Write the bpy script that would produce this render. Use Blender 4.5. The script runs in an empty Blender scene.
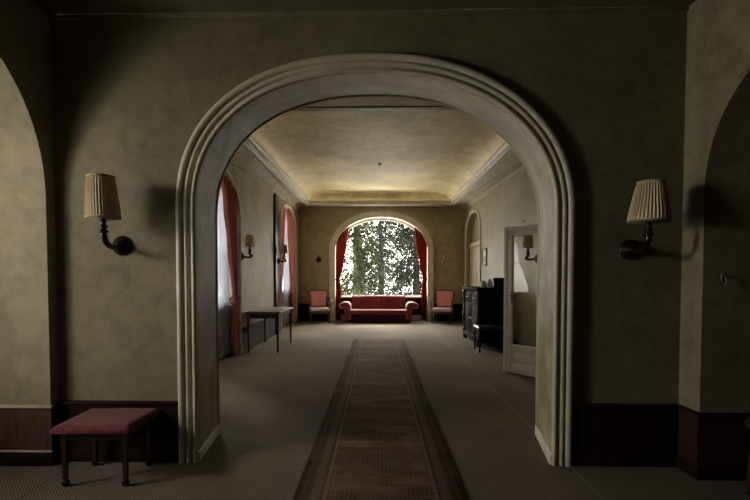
import bpy, bmesh, random
from math import *
from mathutils import Vector, Matrix
random.seed(11)
SC = bpy.context.scene
COL = SC.collection

# ------------------------------------------------------------------ materials
def nodes(name):
    m = bpy.data.materials.new(name); m.use_nodes = True
    nt = m.node_tree; nt.nodes.clear()
    out = nt.nodes.new('ShaderNodeOutputMaterial')
    return m, nt, out

def ramp(nt, fac, stops):
    r = nt.nodes.new('ShaderNodeValToRGB')
    el = r.color_ramp.elements
    while len(el) < len(stops): el.new(0.5)
    for e, (p, c) in zip(el, stops):
        e.position = p; e.color = (*c, 1)
    nt.links.new(fac, r.inputs[0]); return r.outputs[0]

def coords(nt, scale=(1, 1, 1), rot=(0, 0, 0)):
    t = nt.nodes.new('ShaderNodeNewGeometry')
    mp = nt.nodes.new('ShaderNodeMapping')
    mp.inputs['Scale'].default_value = scale; mp.inputs['Rotation'].default_value = rot
    nt.links.new(t.outputs['Position'], mp.inputs['Vector']); return mp.outputs[0]

def objcoords(nt, scale=(1, 1, 1)):
    t = nt.nodes.new('ShaderNodeTexCoord')
    mp = nt.nodes.new('ShaderNodeMapping'); mp.inputs['Scale'].default_value = scale
    nt.links.new(t.outputs['Object'], mp.inputs['Vector']); return mp.outputs[0]

def noise(nt, vec, scale, detail=5, rough=.6):
    n = nt.nodes.new('ShaderNodeTexNoise')
    n.inputs['Scale'].default_value = scale; n.inputs['Detail'].default_value = detail
    n.inputs['Roughness'].default_value = rough
    nt.links.new(vec, n.inputs['Vector']); return n.outputs[0]

def mix(nt, fac, a, b, mode='MIX'):
    n = nt.nodes.new('ShaderNodeMix'); n.data_type = 'RGBA'; n.blend_type = mode
    for sock, v in ((n.inputs[0], fac), (n.inputs[6], a), (n.inputs[7], b)):
        if hasattr(v, 'is_output'): nt.links.new(v, sock)
        elif isinstance(v, (int, float)): sock.default_value = v
        else: sock.default_value = (*v, 1)
    return n.outputs[2]

def math_(nt, op, a, b=0.0, c=None):
    n = nt.nodes.new('ShaderNodeMath'); n.operation = op
    for i, v in enumerate((a, b) if c is None else (a, b, c)):
        if hasattr(v, 'is_output'): nt.links.new(v, n.inputs[i])
        else: n.inputs[i].default_value = v
    return n.outputs[0]

def bump(nt, h, strength=.3, dist=.01):
    b = nt.nodes.new('ShaderNodeBump'); b.inputs['Strength'].default_value = strength
    b.inputs['Distance'].default_value = dist
    nt.links.new(h, b.inputs['Height']); return b.outputs[0]

def principled(nt, out, col, rough=.6, normal=None, metal=0, spec=.4, sheen=0):
    p = nt.nodes.new('ShaderNodeBsdfPrincipled')
    if hasattr(col, 'is_output'): nt.links.new(col, p.inputs['Base Color'])
    else: p.inputs['Base Color'].default_value = (*col, 1)
    if hasattr(rough, 'is_output'): nt.links.new(rough, p.inputs['Roughness'])
    else: p.inputs['Roughness'].default_value = rough
    p.inputs['Metallic'].default_value = metal
    p.inputs['Specular IOR Level'].default_value = spec
    p.inputs['Sheen Weight'].default_value = sheen
    if normal: nt.links.new(normal, p.inputs['Normal'])
    nt.links.new(p.outputs[0], out.inputs[0]); return p

def plaster(name, c1, c2, c3, scale=.9, rough=.75, stain=None, stain_scale=.6, spec=.3):
    m, nt, out = nodes(name)
    v = coords(nt)
    n1 = noise(nt, v, scale, 7, .62)
    col = ramp(nt, n1, [(.38, c1), (.5, c2), (.63, c3)])
    n2 = noise(nt, v, 7, 6, .7)
    col = mix(nt, .35, col, ramp(nt, n2, [(.4, tuple(.6*k for k in c2)), (.6, tuple(min(1, 1.3*k) for k in c2))]))
    if stain:
        n3 = noise(nt, v, stain_scale, 8, .68)
        f = ramp(nt, n3, [(.46, (0, 0, 0)), (.66, (.8, .8, .8))])
        col = mix(nt, f, col, stain)
    principled(nt, out, col, rough, bump(nt, noise(nt, v, 24, 6, .7), .25, .006), spec=spec)
    return m

def wood(name, c1, c2, rough=.35, scale=(14, 14, 1.6), spec=.5):
    m, nt, out = nodes(name)
    v = objcoords(nt, scale)
    n = noise(nt, v, 3.0, 6, .6)
    col = ramp(nt, n, [(.3, c1), (.7, c2)])
    principled(nt, out, col, rough, bump(nt, n, .12, .004), spec=spec); return m

def fabric(name, c1, c2, scale=90, rough=.85, sheen=.2, big=3.0, spec=.15):
    m, nt, out = nodes(name)
    v = objcoords(nt)
    n = noise(nt, v, big, 6, .65)
    col = ramp(nt, n, [(.3, c1), (.7, c2)])
    f = noise(nt, v, scale, 2, .5)
    principled(nt, out, col, rough, bump(nt, f, .3, .003), sheen=sheen, spec=spec); return m

def paint(name, c1, c2, rough=.45, spec=.4):
    m, nt, out = nodes(name)
    v = coords(nt)
    n = noise(nt, v, 5, 7, .7)
    col = ramp(nt, n, [(.3, c1), (.65, c2)])
    principled(nt, out, col, rough, bump(nt, noise(nt, v, 40, 3), .12, .003), spec=spec); return m

def metal(name, c, rough=.35):
    m, nt, out = nodes(name)
    v = objcoords(nt)
    n = noise(nt, v, 25, 4)
    col = ramp(nt, n, [(.3, tuple(.6*k for k in c)), (.7, c)])
    principled(nt, out, col, rough, None, metal=.85); return m

def cloth_through(name, c, trans=.4, clear=0.0, stripes=0):
    m, nt, out = nodes(name)
    v = objcoords(nt)
    n = noise(nt, v, 4, 6, .6)
    col = ramp(nt, n, [(.3, tuple(.8*k for k in c)), (.7, c)])
    d = nt.nodes.new('ShaderNodeBsdfDiffuse'); t = nt.nodes.new('ShaderNodeBsdfTranslucent')
    nt.links.new(col, d.inputs[0]); nt.links.new(col, t.inputs[0])
    mx = nt.nodes.new('ShaderNodeMixShader'); mx.inputs[0].default_value = trans
    nt.links.new(d.outputs[0], mx.inputs[1]); nt.links.new(t.outputs[0], mx.inputs[2])
    last = mx
    if clear:
        tr = nt.nodes.new('ShaderNodeBsdfTransparent')
        m2 = nt.nodes.new('ShaderNodeMixShader'); m2.inputs[0].default_value = clear
        nt.links.new(mx.outputs[0], m2.inputs[1]); nt.links.new(tr.outputs[0], m2.inputs[2]); last = m2
    nt.links.new(last.outputs[0], out.inputs[0]); return m

def glass(name, ior=1.45, tint=(.97, .98, .97)):
    m, nt, out = nodes(name)
    v = objcoords(nt)
    n = noise(nt, v, 1.5, 3)
    tr = nt.nodes.new('ShaderNodeBsdfTransparent'); tr.inputs[0].default_value = (*tint, 1)
    gl = nt.nodes.new('ShaderNodeBsdfGlossy'); gl.inputs['Roughness'].default_value = .02
    nt.links.new(bump(nt, n, .04, .01), gl.inputs['Normal'])
    # both faces of the thin pane reflect as air-to-glass
    fr = nt.nodes.new('ShaderNodeFresnel'); ge = nt.nodes.new('ShaderNodeNewGeometry')
    nt.links.new(math_(nt, 'MULTIPLY_ADD', ge.outputs['Backfacing'], 1/ior-ior, ior), fr.inputs[0])
    mx = nt.nodes.new('ShaderNodeMixShader')
    nt.links.new(fr.outputs[0], mx.inputs[0]); nt.links.new(tr.outputs[0], mx.inputs[1]); nt.links.new(gl.outputs[0], mx.inputs[2])
    nt.links.new(mx.outputs[0], out.inputs[0]); return m

M = {}
M['hall_wall'] = plaster('hall_wall_plaster', (.18, .15, .098), (.245, .207, .138), (.30, .258, .178), .7)
M['arch_wall_shaded'] = plaster('shaded_hall_plaster', (.135, .112, .072), (.185, .157, .104), (.23, .20, .135), .7)  # hall plaster darkened, the arch wall's shade put into the colour
M['room_wall'] = plaster('room_wall_plaster', (.17, .14, .075), (.25, .21, .12), (.34, .30, .20), .8, .55, stain=(.33, .295, .22), stain_scale=.45, spec=.4)
M['far_wall'] = plaster('far_wall_plaster', (.26, .215, .115), (.34, .29, .165), (.40, .35, .21), .7)
M['jamb'] = plaster('jamb_plaster', (.14, .112, .068), (.25, .205, .125), (.40, .335, .225), 2.2, .5, stain=(.44, .38, .31), stain_scale=1.6, spec=.3)
M['ceiling'] = plaster('ceiling_plaster', (.42, .345, .175), (.56, .475, .265), (.66, .585, .37), 1.1, .6, stain=(.30, .235, .135), stain_scale=.7)
M['soffit'] = plaster('soffit_plaster', (.30, .27, .19), (.38, .34, .25), (.45, .41, .32), .9)
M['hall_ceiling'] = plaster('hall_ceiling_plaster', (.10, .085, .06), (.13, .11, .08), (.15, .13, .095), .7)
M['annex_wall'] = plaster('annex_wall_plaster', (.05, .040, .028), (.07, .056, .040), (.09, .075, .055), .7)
M['cream'] = paint('cream_paint', (.42, .38, .28), (.62, .57, .44))
M['moulding'] = paint('moulding_paint', (.42, .395, .30), (.60, .565, .45), .36)
M['white_paint'] = paint('grey_white_paint', (.60, .57, .52), (.80, .77, .72))
M['door_paint'] = paint('door_paint', (.66, .62, .54), (.82, .78, .69), .4)
M['wainscot'] = wood('wainscot_wood', (.012, .005, .004), (.026, .011, .008), .7, spec=.08)
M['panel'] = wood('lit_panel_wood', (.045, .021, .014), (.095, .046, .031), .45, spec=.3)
M['panel_shaded'] = wood('shaded_panel_wood', (.022, .010, .007), (.045, .020, .013), .5, spec=.2)  # same pier panelling, shade of the right pier mixed into its colour
M['cap'] = paint('cap_paint', (.36, .28, .22), (.50, .41, .33))
M['dark_wood'] = wood('dark_wood', (.012, .007, .005), (.035, .018, .012), .3)
M['ebony'] = wood('ebony_wood', (.006, .004, .003), (.014, .009, .007), .7, spec=.03)
M['chair_wood'] = wood('chair_wood', (.035, .016, .010), (.09, .042, .024), .35)
M['table_wood'] = wood('table_wood', (.09, .065, .045), (.18, .14, .10), .3)
M['red_wood'] = wood('red_wood', (.035, .012, .007), (.07, .026, .015), .3)
M['maroon'] = fabric('maroon_velvet', (.075, .010, .016), (.19, .036, .050), 140, .85, .12, 22)
M['sofa_red'] = fabric('sofa_velvet', (.13, .016, .020), (.21, .032, .036), 120, .7, .3, 5)
M['sofa_dark'] = fabric('sofa_base_cloth', (.035, .008, .009), (.06, .013, .014), 120, .8, .1, 5)
M['sofa_edge'] = fabric('sofa_worn_edge', (.30, .16, .14), (.46, .30, .26), 120, .8, .2, 9)
M['pink'] = fabric('pink_upholstery', (.50, .17, .17), (.66, .28, .27), 120, .8, .3, 6)
M['pale_pink'] = fabric('pale_pink_seat', (.52, .33, .32), (.70, .48, .46), 120, .8, .3, 6)
M['curtain_red'] = cloth_through('red_curtain_cloth', (.40, .07, .055), .35)
M['curtain_pink'] = cloth_through('faded_red_curtain_cloth', (.56, .20, .175), .15)
M['sheer'] = cloth_through('white_sheer_cloth', (.67, .69, .75), .5, .12)
M['shade'] = cloth_through('pleated_shade_cloth', (.88, .78, .60), .14)
M['shade_trim'] = fabric('shade_trim', (.34, .26, .15), (.48, .38, .23), 100)
M['bronze'] = metal('dark_bronze', (.07, .052, .038), .26)
M['brass'] = metal('worn_brass', (.55, .45, .26), .35)
M['steel'] = metal('dull_steel', (.22, .21, .19), .5)
M['latch'] = paint('worn_latch_paint', (.34, .30, .23), (.5, .45, .36), .4)
M['glass'] = glass('window_glass', 1.35)
M['door_glass'] = glass('door_glass', 1.5, (.93, .94, .93))
M['ceramic'] = paint('cream_ceramic', (.55, .50, .38), (.70, .65, .52), .3)
M['black_box'] = paint('black_lacquer', (.012, .010, .009), (.03, .025, .02), .35)
M['paper'] = paint('aged_paper', (.48, .45, .36), (.66, .62, .52), .6)
M['bark_dark'] = plaster('dark_bark', (.010, .009, .007), (.020, .017, .013), (.03, .026, .02), 3)
M['bark'] = plaster('mossy_bark', (.04, .044, .016), (.065, .068, .026), (.09, .09, .04), 3)
M['snow'] = paint('snow_ground', (.7, .72, .76), (.82, .84, .88), .8)
def leafmat(name, a, b):
    m, nt, out = nodes(name)
    v = coords(nt)
    col = ramp(nt, noise(nt, v, 2.6, 6, .7), [(.36, a), (.52, b), (.66, tuple(2.6*k for k in b))])
    d = nt.nodes.new('ShaderNodeBsdfDiffuse'); t = nt.nodes.new('ShaderNodeBsdfTranslucent')
    nt.links.new(col, d.inputs[0]); nt.links.new(col, t.inputs[0])
    mx = nt.nodes.new('ShaderNodeMixShader'); mx.inputs[0].default_value = .3
    nt.links.new(d.outputs[0], mx.inputs[1]); nt.links.new(t.outputs[0], mx.inputs[2])
    nt.links.new(mx.outputs[0], out.inputs[0]); return m
M['leaf_a'] = leafmat('yellow_green_needles', (.008, .010, .006), (.036, .040, .022))
M['leaf_b'] = leafmat('grey_green_needles', (.007, .009, .007), (.036, .041, .034))

def carpet_mat():
    m, nt, out = nodes('ribbed_carpet')
    v = coords(nt)
    base = ramp(nt, noise(nt, v, .8, 7, .65), [(.3, (.155, .126, .100)), (.55, (.215, .177, .144)), (.75, (.28, .233, .193))])
    sep = nt.nodes.new('ShaderNodeSeparateXYZ'); nt.links.new(v, sep.inputs[0])
    # ribs at 45 degrees, 2 cm apart, slightly wavy
    w = noise(nt, v, 60, 2)
    d = math_(nt, 'ADD', math_(nt, 'ADD', sep.outputs[0], sep.outputs[1]), math_(nt, 'MULTIPLY', w, .012))
    s = math_(nt, 'SINE', math_(nt, 'MULTIPLY', d, 2*pi/.021))
    s01 = math_(nt, 'MULTIPLY_ADD', s, .5, .5)
    col = mix(nt, ramp(nt, s01, [(.2, (1, 1, 1)), (.8, (0, 0, 0))]), base, mix(nt, .62, base, (.02, .016, .013)))
    # seams between widths of carpet
    for x0 in (1.36, -2.18):
        e = math_(nt, 'ABSOLUTE', math_(nt, 'SUBTRACT', sep.outputs[0], x0))
        f = math_(nt, 'LESS_THAN', e, .006)
        col = mix(nt, math_(nt, 'MULTIPLY', f, .6), col, (.30, .26, .22) if x0 > 0 else (.03, .025, .02))
    # fluff and crumbs
    fl = noise(nt, v, 38, 2, .5)
    col = mix(nt, ramp(nt, fl, [(.72, (0, 0, 0)), (.76, (.5, .5, .5))]), col, (.36, .32, .27))
    principled(nt, out, col, .95, bump(nt, s01, .5, .004), spec=.1)
    return m
M['carpet'] = carpet_mat()

RX0, RX1, RY0, RY1 = -.515, .545, .8, 9.25
def runner_mat():
    m, nt, out = nodes('runner_pile')
    v = coords(nt)
    sep = nt.nodes.new('ShaderNodeSeparateXYZ'); nt.links.new(v, sep.inputs[0])
    X, Y = sep.outputs[0], sep.outputs[1]
    v2 = coords(nt, (.55, 1.5, 1))
    field = ramp(nt, noise(nt, v2, 1.5, 8, .68), [(.34, (.032, .019, .014)), (.52, (.075, .042, .030)), (.66, (.165, .092, .068))])
    # small lattice
    a = math_(nt, 'SINE', math_(nt, 'MULTIPLY', math_(nt, 'ADD', X, Y), 2*pi/.055))
    b = math_(nt, 'SINE', math_(nt, 'MULTIPLY', math_(nt, 'SUBTRACT', X, Y), 2*pi/.055))
    lat = math_(nt, 'GREATER_THAN', math_(nt, 'MULTIPLY', a, b), .25)
    field = mix(nt, math_(nt, 'MULTIPLY', lat, .42), field, (.20, .135, .095))
    worn = ramp(nt, noise(nt, v2, 3.0, 9, .78), [(.50, (0, 0, 0)), (.68, (.75, .75, .75))])
    field = mix(nt, worn, field, (.22, .155, .125))
    e = math_(nt, 'MINIMUM', math_(nt, 'SUBTRACT', X, RX0), math_(nt, 'SUBTRACT', RX1, X))
    # guard stripes
    dash = math_(nt, 'MULTIPLY_ADD', math_(nt, 'SINE', math_(nt, 'MULTIPLY', math_(nt, 'ADD', Y, X), 2*pi/.05)), .3, .55)
    col = mix(nt, math_(nt, 'LESS_THAN', e, .205), field, (.050, .032, .023))
    st = math_(nt, 'COMPARE', e, .19, .012)
    col = mix(nt, math_(nt, 'MULTIPLY', st, math_(nt, 'MULTIPLY', dash, .75)), col, (.28, .22, .16))
    st = math_(nt, 'COMPARE', e, .075, .012)
    col = mix(nt, math_(nt, 'MULTIPLY', st, .8), col, (.035, .02, .015))
    st = math_(nt, 'COMPARE', e, .13, .028)
    col = mix(nt, math_(nt, 'MULTIPLY', st, math_(nt, 'MULTIPLY', dash, .6)), col, (.19, .14, .10))
    col = mix(nt, math_(nt, 'LESS_THAN', e, .04), col, (.022, .015, .012))
    wear = ramp(nt, noise(nt, v, 2.4, 9, .75), [(.44, (0, 0, 0)), (.66, (.6, .6, .6))])
    col = mix(nt, wear, col, (.13, .092, .068))
    principled(nt, out, col, .95, bump(nt, noise(nt, v, 180, 2), .4, .004), spec=.1)
    return m
M['runner'] = runner_mat()

# ------------------------------------------------------------------ mesh helpers
class MB:
    def __init__(s): s.v = []; s.f = []; s.sm = []
    def add(s, vs, fs, smooth=False, mtx=None):
        o = len(s.v)
        s.v += [tuple(mtx @ Vector(p)) if mtx else tuple(p) for p in vs]
        s.f += [tuple(i+o for i in f) for f in fs]; s.sm += [smooth]*len(fs); return s
    def box(s, x0, x1, y0, y1, z0, z1, bev=0, seg=2, mtx=None, smooth=None):
        bm = bmesh.new(); bmesh.ops.create_cube(bm, size=1)
        for p in bm.verts:
            p.co = Vector((x0+(p.co.x+.5)*(x1-x0), y0+(p.co.y+.5)*(y1-y0), z0+(p.co.z+.5)*(z1-z0)))
        if bev: bmesh.ops.bevel(bm, geom=list(bm.edges), offset=bev, segments=seg, profile=.6, affect='EDGES')
        bm.verts.index_update()
        s.add([p.co.copy() for p in bm.verts], [[q.index for q in f.verts] for f in bm.faces], bool(bev) if smooth is None else smooth, mtx)
        bm.free(); return s
    def grid(s, fn, nu, nv, smooth=True, closeu=False, mtx=None):
        vs = [fn(i/nu, j/nv) for i in range(nu + (0 if closeu else 1)) for j in range(nv+1)]
        fs = []
        for i in range(nu):
            i2 = (i+1) % nu if closeu else i+1
            for j in range(nv):
                fs.append((i*(nv+1)+j, i2*(nv+1)+j, i2*(nv+1)+j+1, i*(nv+1)+j+1))
        return s.add(vs, fs, smooth, mtx)
    def lathe(s, prof, n=20, cx=0, cy=0, mtx=None, smooth=True):
        k = len(prof)
        vs = [(cx+r*cos(2*pi*i/n), cy+r*sin(2*pi*i/n), z) for i in range(n) for r, z in prof]
        fs = [(i*k+j, ((i+1) % n)*k+j, ((i+1) % n)*k+j+1, i*k+j+1) for i in range(n) for j in range(k-1)]
        if prof[0][0] > 1e-5: fs.append(tuple(i*k for i in reversed(range(n))))
        if prof[-1][0] > 1e-5: fs.append(tuple(i*k+k-1 for i in range(n)))
        return s.add(vs, fs, smooth, mtx)
    def tube(s, pts, rad, n=10, mtx=None, sub=4):
        pts = [Vector(p) for p in pts]
        if not isinstance(rad, (list, tuple)): rad = [rad]*len(pts)
        if sub > 1 and len(pts) > 2:
            P, R = [], []
            for i in range(len(pts)-1):
                a = pts[max(i-1, 0)]; b = pts[i]; c = pts[i+1]; d = pts[min(i+2, len(pts)-1)]
                for q in range(sub):
                    t = q/sub
                    P.append(.5*((2*b)+(c-a)*t+(2*a-5*b+4*c-d)*t*t+(3*b-a-3*c+d)*t**3)); R.append(rad[i]*(1-t)+rad[i+1]*t)
            P.append(pts[-1]); R.append(rad[-1])
        else: P, R = pts, list(rad)
        vs = []; up = None
        for i, p in enumerate(P):
            t = (P[min(i+1, len(P)-1)]-P[max(i-1, 0)]).normalized()
            if up is None:
                up = Vector((0, 0, 1)) if abs(t.z) < .9 else Vector((1, 0, 0))
            x = t.cross(up)
            x = x.normalized() if x.length > 1e-6 else t.orthogonal().normalized()
            y = x.cross(t).normalized(); up = y
            vs += [p+R[i]*(x*cos(2*pi*k/n)+y*sin(2*pi*k/n)) for k in range(n)]
        fs = [(i*n+k, i*n+(k+1) % n, (i+1)*n+(k+1) % n, (i+1)*n+k) for i in range(len(P)-1) for k in range(n)]
        fs += [tuple(reversed(range(n))), tuple((len(P)-1)*n+k for k in range(n))]
        return s.add(vs, fs, True, mtx)
    def prism(s, outline, fn0, fn1, smooth=False):
        """outline (list of 2-D points) mapped by fn0 and fn1 to the two end caps"""
        n = len(outline)
        vs = [fn0(*p) for p in outline]+[fn1(*p) for p in outline]
        fs = [(i, (i+1) % n, n+(i+1) % n, n+i) for i in range(n)]+[tuple(reversed(range(n))), tuple(range(n, 2*n))]
        return s.add(vs, fs, smooth)
    def build(s, name, mat, parent=None, loc=None, tri=False, autosmooth=None):
        me = bpy.data.meshes.new(name)
        me.from_pydata([tuple(p) for p in s.v], [], s.f)
        me.polygons.foreach_set('use_smooth', s.sm); me.update()
        bm = bmesh.new(); bm.from_mesh(me)
        if tri: bmesh.ops.triangulate(bm, faces=[f for f in bm.faces if len(f.verts) > 4])
        if not tri: bmesh.ops.recalc_face_normals(bm, faces=list(bm.faces))
        if autosmooth:
            for e in bm.edges:
                if len(e.link_faces) == 2 and e.calc_face_angle(0) > autosmooth: e.smooth = False
        bm.to_mesh(me); bm.free()
        me.materials.append(mat)
        o = bpy.data.objects.new(name, me); COL.objects.link(o)
        if parent: o.parent = parent
        if loc: o.location = loc
        return o

def thing(name, label, cat, loc=(0, 0, 0), rotz=0, group=None):
    o = bpy.data.objects.new(name, None); COL.objects.link(o)
    o.empty_display_size = .1
    o.location = loc; o.rotation_euler = (0, 0, rotz)
    return tag(o, label, cat, group)
def tag(o, label, cat, group=None):
    o['label'] = label; o['category'] = cat
    if group: o['group'] = group
    return o
def struct(o, label=None, cat=None):
    o['kind'] = 'structure'
    if label: o['label'] = label; o['category'] = cat
    return o
def kids(o): return [c for c in bpy.data.objects if c.parent == o]
def dup(root, label, loc, rotz, group=None):
    def cp(o, par):
        c = o.copy(); COL.objects.link(c)
        if par: c.parent = par
        for k in kids(o): cp(k, c)
        return c
    r = cp(root, None); r.location = loc; r.rotation_euler = (0, 0, rotz); r['label'] = label
    if group: r['group'] = group
    return r

def arch(l, r, zs, zt, nl=2.25, nr=None, n=28, z0=0.0, legs=6):
    """outline of an arched opening, from the left foot over the top to the right foot"""
    nr = nr or nl; c = (l+r)/2; a = (r-l)/2; b = zt-zs
    P = [(l, z0+(zs-z0)*i/legs) for i in range(legs)]
    for i in range(n+1):
        t = pi*i/n; k = nl if t <= pi/2 else nr
        ct, st = cos(t), max(sin(t), 0)
        P.append((c-a*copysign(abs(ct)**(2/k), ct), zs+b*st**(2/k)))
    P += [(r, zs+(z0-zs)*i/legs) for i in range(1, legs+1)]
    return P
def archz(u, l, r, zs, zt, k=2.25):
    c = (l+r)/2; a = (r-l)/2; q = min(1, abs(u-c)/a)
    return zs+(zt-zs)*max(0, 1-q**k)**(1/k)

def wall_outline(u0, u1, top, arches):
    P = [(u0, 0)]
    for A in arches: P += A
    P += [(u1, 0), (u1, top), (u0, top)]
    return P
def strip(mb, A, f0, f1, smooth=True):
    n = len(A)
    mb.add([f0(*p) for p in A]+[f1(*p) for p in A], [(i, i+1, n+i+1, n+i) for i in range(n-1)], smooth)

# ------------------------------------------------------------------ constants
YM, YB, YF = 3.14, 3.75, 13.2            # hall face and room face of the arch wall, far wall
XL, XR = -2.38, 2.56                     # side walls of the long room
HL, HR = -2.33, 2.13                     # side walls of the hall
HT = 3.2                                 # hall ceiling

# ------------------------------------------------------------------ floor and ceilings
fl = MB(); fl.add([(-5.8, -2.6, 0), (5, -2.6, 0), (5, YF+.42, 0), (-5.8, YF+.42, 0)], [(0, 1, 2, 3)])
struct(fl.build('floor', M['carpet']))
struct(MB().add([(-5.8, -2.6, HT), (5, -2.6, HT), (5, YM+.02, HT), (-5.8, YM+.02, HT)], [(0, 3, 2, 1)]).build('ceiling_hall', M['hall_ceiling']))

TX0, TX1, TY0, TY1, TZ = -2.0, 2.10, 5.5, 12.66, 3.42
def zw(y): return 3.15+.25*(y-YB)/(YF-YB)
cm = MB()
cm.add([(XL-.02, YB-.05, zw(YB)), (XR+.02, YB-.05, zw(YB)), (XR+.02, YF+.02, zw(YF)), (XL-.02, YF+.02, zw(YF)),
        (TX0, TY0, TZ), (TX1, TY0, TZ), (TX1, TY1, TZ), (TX0, TY1, TZ)],
       [(0, 1, 5, 4), (1, 2, 6, 5), (2, 3, 7, 6), (3, 0, 4, 7)])
struct(cm.build('ceiling', M['soffit']))
def vault(u, v):
    x = TX0+(TX1-TX0)*u; y = TY0+(TY1-TY0)*v
    def q(d, w): d = min(max(d/w, 0), 1); return sqrt(max(0, 1-(1-d)**2))
    h = .25*q(min(x-TX0, TX1-x), .6)*q(TY1-y, .035)*q(y-TY0, .3)
    return (x, y, TZ+.07+h)
gu = [0, .006, .015, .03, .05, .075, .105, .135, .17, .25, .37, .5]
gu = gu+[1-k for k in reversed(gu[:-1])]
gv = [0, .005, .015, .03, .06]+[.1+.08*i for i in range(11)]+[.92, .95, .965, .973, .98, .985, .99, .994, .997, .999, 1]
vm = MB(); nv = len(gv)
vm.add([vault(a, b) for a in gu for b in gv], [(i*nv+j, (i+1)*nv+j, (i+1)*nv+j+1, i*nv+j+1) for i in range(len(gu)-1) for j in range(nv-1)], True)
struct(vm.build('ceiling_tray', M['ceiling']))
# moulding round the tray
prof = [(-.10, 0), (-.10, -.028), (-.085, -.036), (-.06, -.036), (-.05, -.020), (-.03, -.020), (-.02, -.034), (0, -.034), (.008, -.02), (.008, .03), (.03, .04), (.045, .06), (.045, .10)]
tm = MB(); vs = []
for o, h in prof:
    vs += [(TX0+o, TY0+o, TZ+h), (TX1-o, TY0+o, TZ+h), (TX1-o, TY1-o, TZ+h), (TX0+o, TY1-o, TZ+h)]
tm.add(vs, [(i*4+k, i*4+(k+1) % 4, (i+1)*4+(k+1) % 4, (i+1)*4+k) for i in range(len(prof)-1) for k in range(4)])
struct(tm.build('trim_1', M['moulding']))
# thin cornice where the walls meet the soffit
for nm, xw, sg in (('trim_2', XL, 1), ('trim_3', XR, -1)):
    o = MB()
    pr = [(0, -.07), (.02, -.065), (.025, -.04), (.05, -.03), (.055, 0.02)]
    n = len(pr)
    o.add([(xw+sg*a, y, zw(y)+b) for y in (YB, YF) for a, b in pr], [(i, i+1, n+i+1, n+i) for i in range(n-1)])
    struct(o.build(nm, M['soffit']))
# shallow cornice under the hall ceiling
struct(MB().box(HL, HR, YM-.02, YM, HT-.03, HT-.002, .004).build('trim_4', M['arch_wall_shaded']))

# ------------------------------------------------------------------ arch wall
FA = dict(l=-1.307, r=1.241, zs=1.81, zt=2.772, nl=2.32, nr=2.12)
def fa(o): return arch(FA['l']-o, FA['r']+o, FA['zs'], FA['zt']+o, FA['nl'], FA['nr'], 44, 0, 4)
BA = arch(-1.386, 1.353, 1.81, 2.87, 2.32, 2.12, 44, 0, 4)
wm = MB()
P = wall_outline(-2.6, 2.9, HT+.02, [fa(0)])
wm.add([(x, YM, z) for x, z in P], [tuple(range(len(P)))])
struct(wm.build('wall_middle', M['arch_wall_shaded'], tri=True))
wb = MB()
P = wall_outline(XL-.05, XR+.05, 3.5, [BA])
wb.add([(x, YB, z) for x, z in P], [tuple(range(len(P)))])
struct(wb.build('wall_middle_back', M['room_wall'], tri=True))
jm = MB(); A = fa(0); n = len(A)
K = 6
for k in range(K):
    def at(t): return [((1-t)*a[0]+t*b[0], YM-.02+(YB-YM+.02)*t, (1-t)*a[1]+t*b[1]) for a, b in zip(A, BA)]
    a, b = at(k/K), at((k+1)/K)
    jm.add(a+b, [(i, i+1, n+i+1, n+i) for i in range(n-1)], True)
struct(jm.build('wall_arch_reveal', M['jamb']))
# stepped moulding round the arch
mp = [(0, 0), (0, .035), (.004, .043), (.012, .047), (.020, .045), (.025, .038), (.027, .026), (.036, .022), (.045, .024), (.047, .036), (.053, .044), (.062, .048),
      (.070, .046), (.075, .038), (.077, .028), (.084, .026), (.087, .044), (.093, .055), (.103, .062), (.114, .063), (.124, .058), (.131, .046), (.135, .03), (.135, 0)]
am = MB(); L = [fa(o) for o, d in mp]; n = len(L[0])
am.add([(x, YM-.7*d, z) for (o, d), C in zip(mp, L) for x, z in C],
       [(k*n+i, k*n+i+1, (k+1)*n+i+1, (k+1)*n+i) for k in range(len(mp)-1) for i in range(n-1)], True)
struct(am.build('trim_5', M['moulding'], autosmooth=radians(50)))
# bead on the far edge of the reveal
bd = MB(); bd.tube([(x, YB-.002, z) for x, z in BA], .012, 8, sub=1)
struct(bd.build('trim_6', M['moulding']))
# pale skirting along both reveals
for nm, a, b, sg in (('baseboard_arch_left', (FA['l'], YM-.01), (-1.386, YB), 1), ('baseboard_arch_right', (FA['r'], YM-.01), (1.353, YB), -1)):
    o = MB(); t = .014*sg
    o.add([(a[0], a[1], 0), (a[0]+t, a[1], 0), (b[0]+t, b[1], 0), (b[0], b[1], 0), (a[0], a[1], .075), (a[0]+t, a[1], .07), (b[0]+t, b[1], .07), (b[0], b[1], .075)],
          [(0, 1, 2, 3), (4, 5, 6, 7), (0, 1, 5, 4), (1, 2, 6, 5), (2, 3, 7, 6), (3, 0, 4, 7)])
    struct(o.build(nm, M['white_paint']))
# dark wainscot of the hall
OL, OR = FA['l']-.135, FA['r']+.135
for nm, x0, x1 in (('baseboard_hall_left', HL, OL), ('baseboard_hall_right', OR, HR)):
    o = MB(); o.box(x0, x1, YM-.022, YM, .10, .42).box(x0, x1, YM-.03, YM, 0, .10, .004).box(x0, x1, YM-.036, YM, .42, .445, .006)
    struct(o.build(nm, M['wainscot']))

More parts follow.
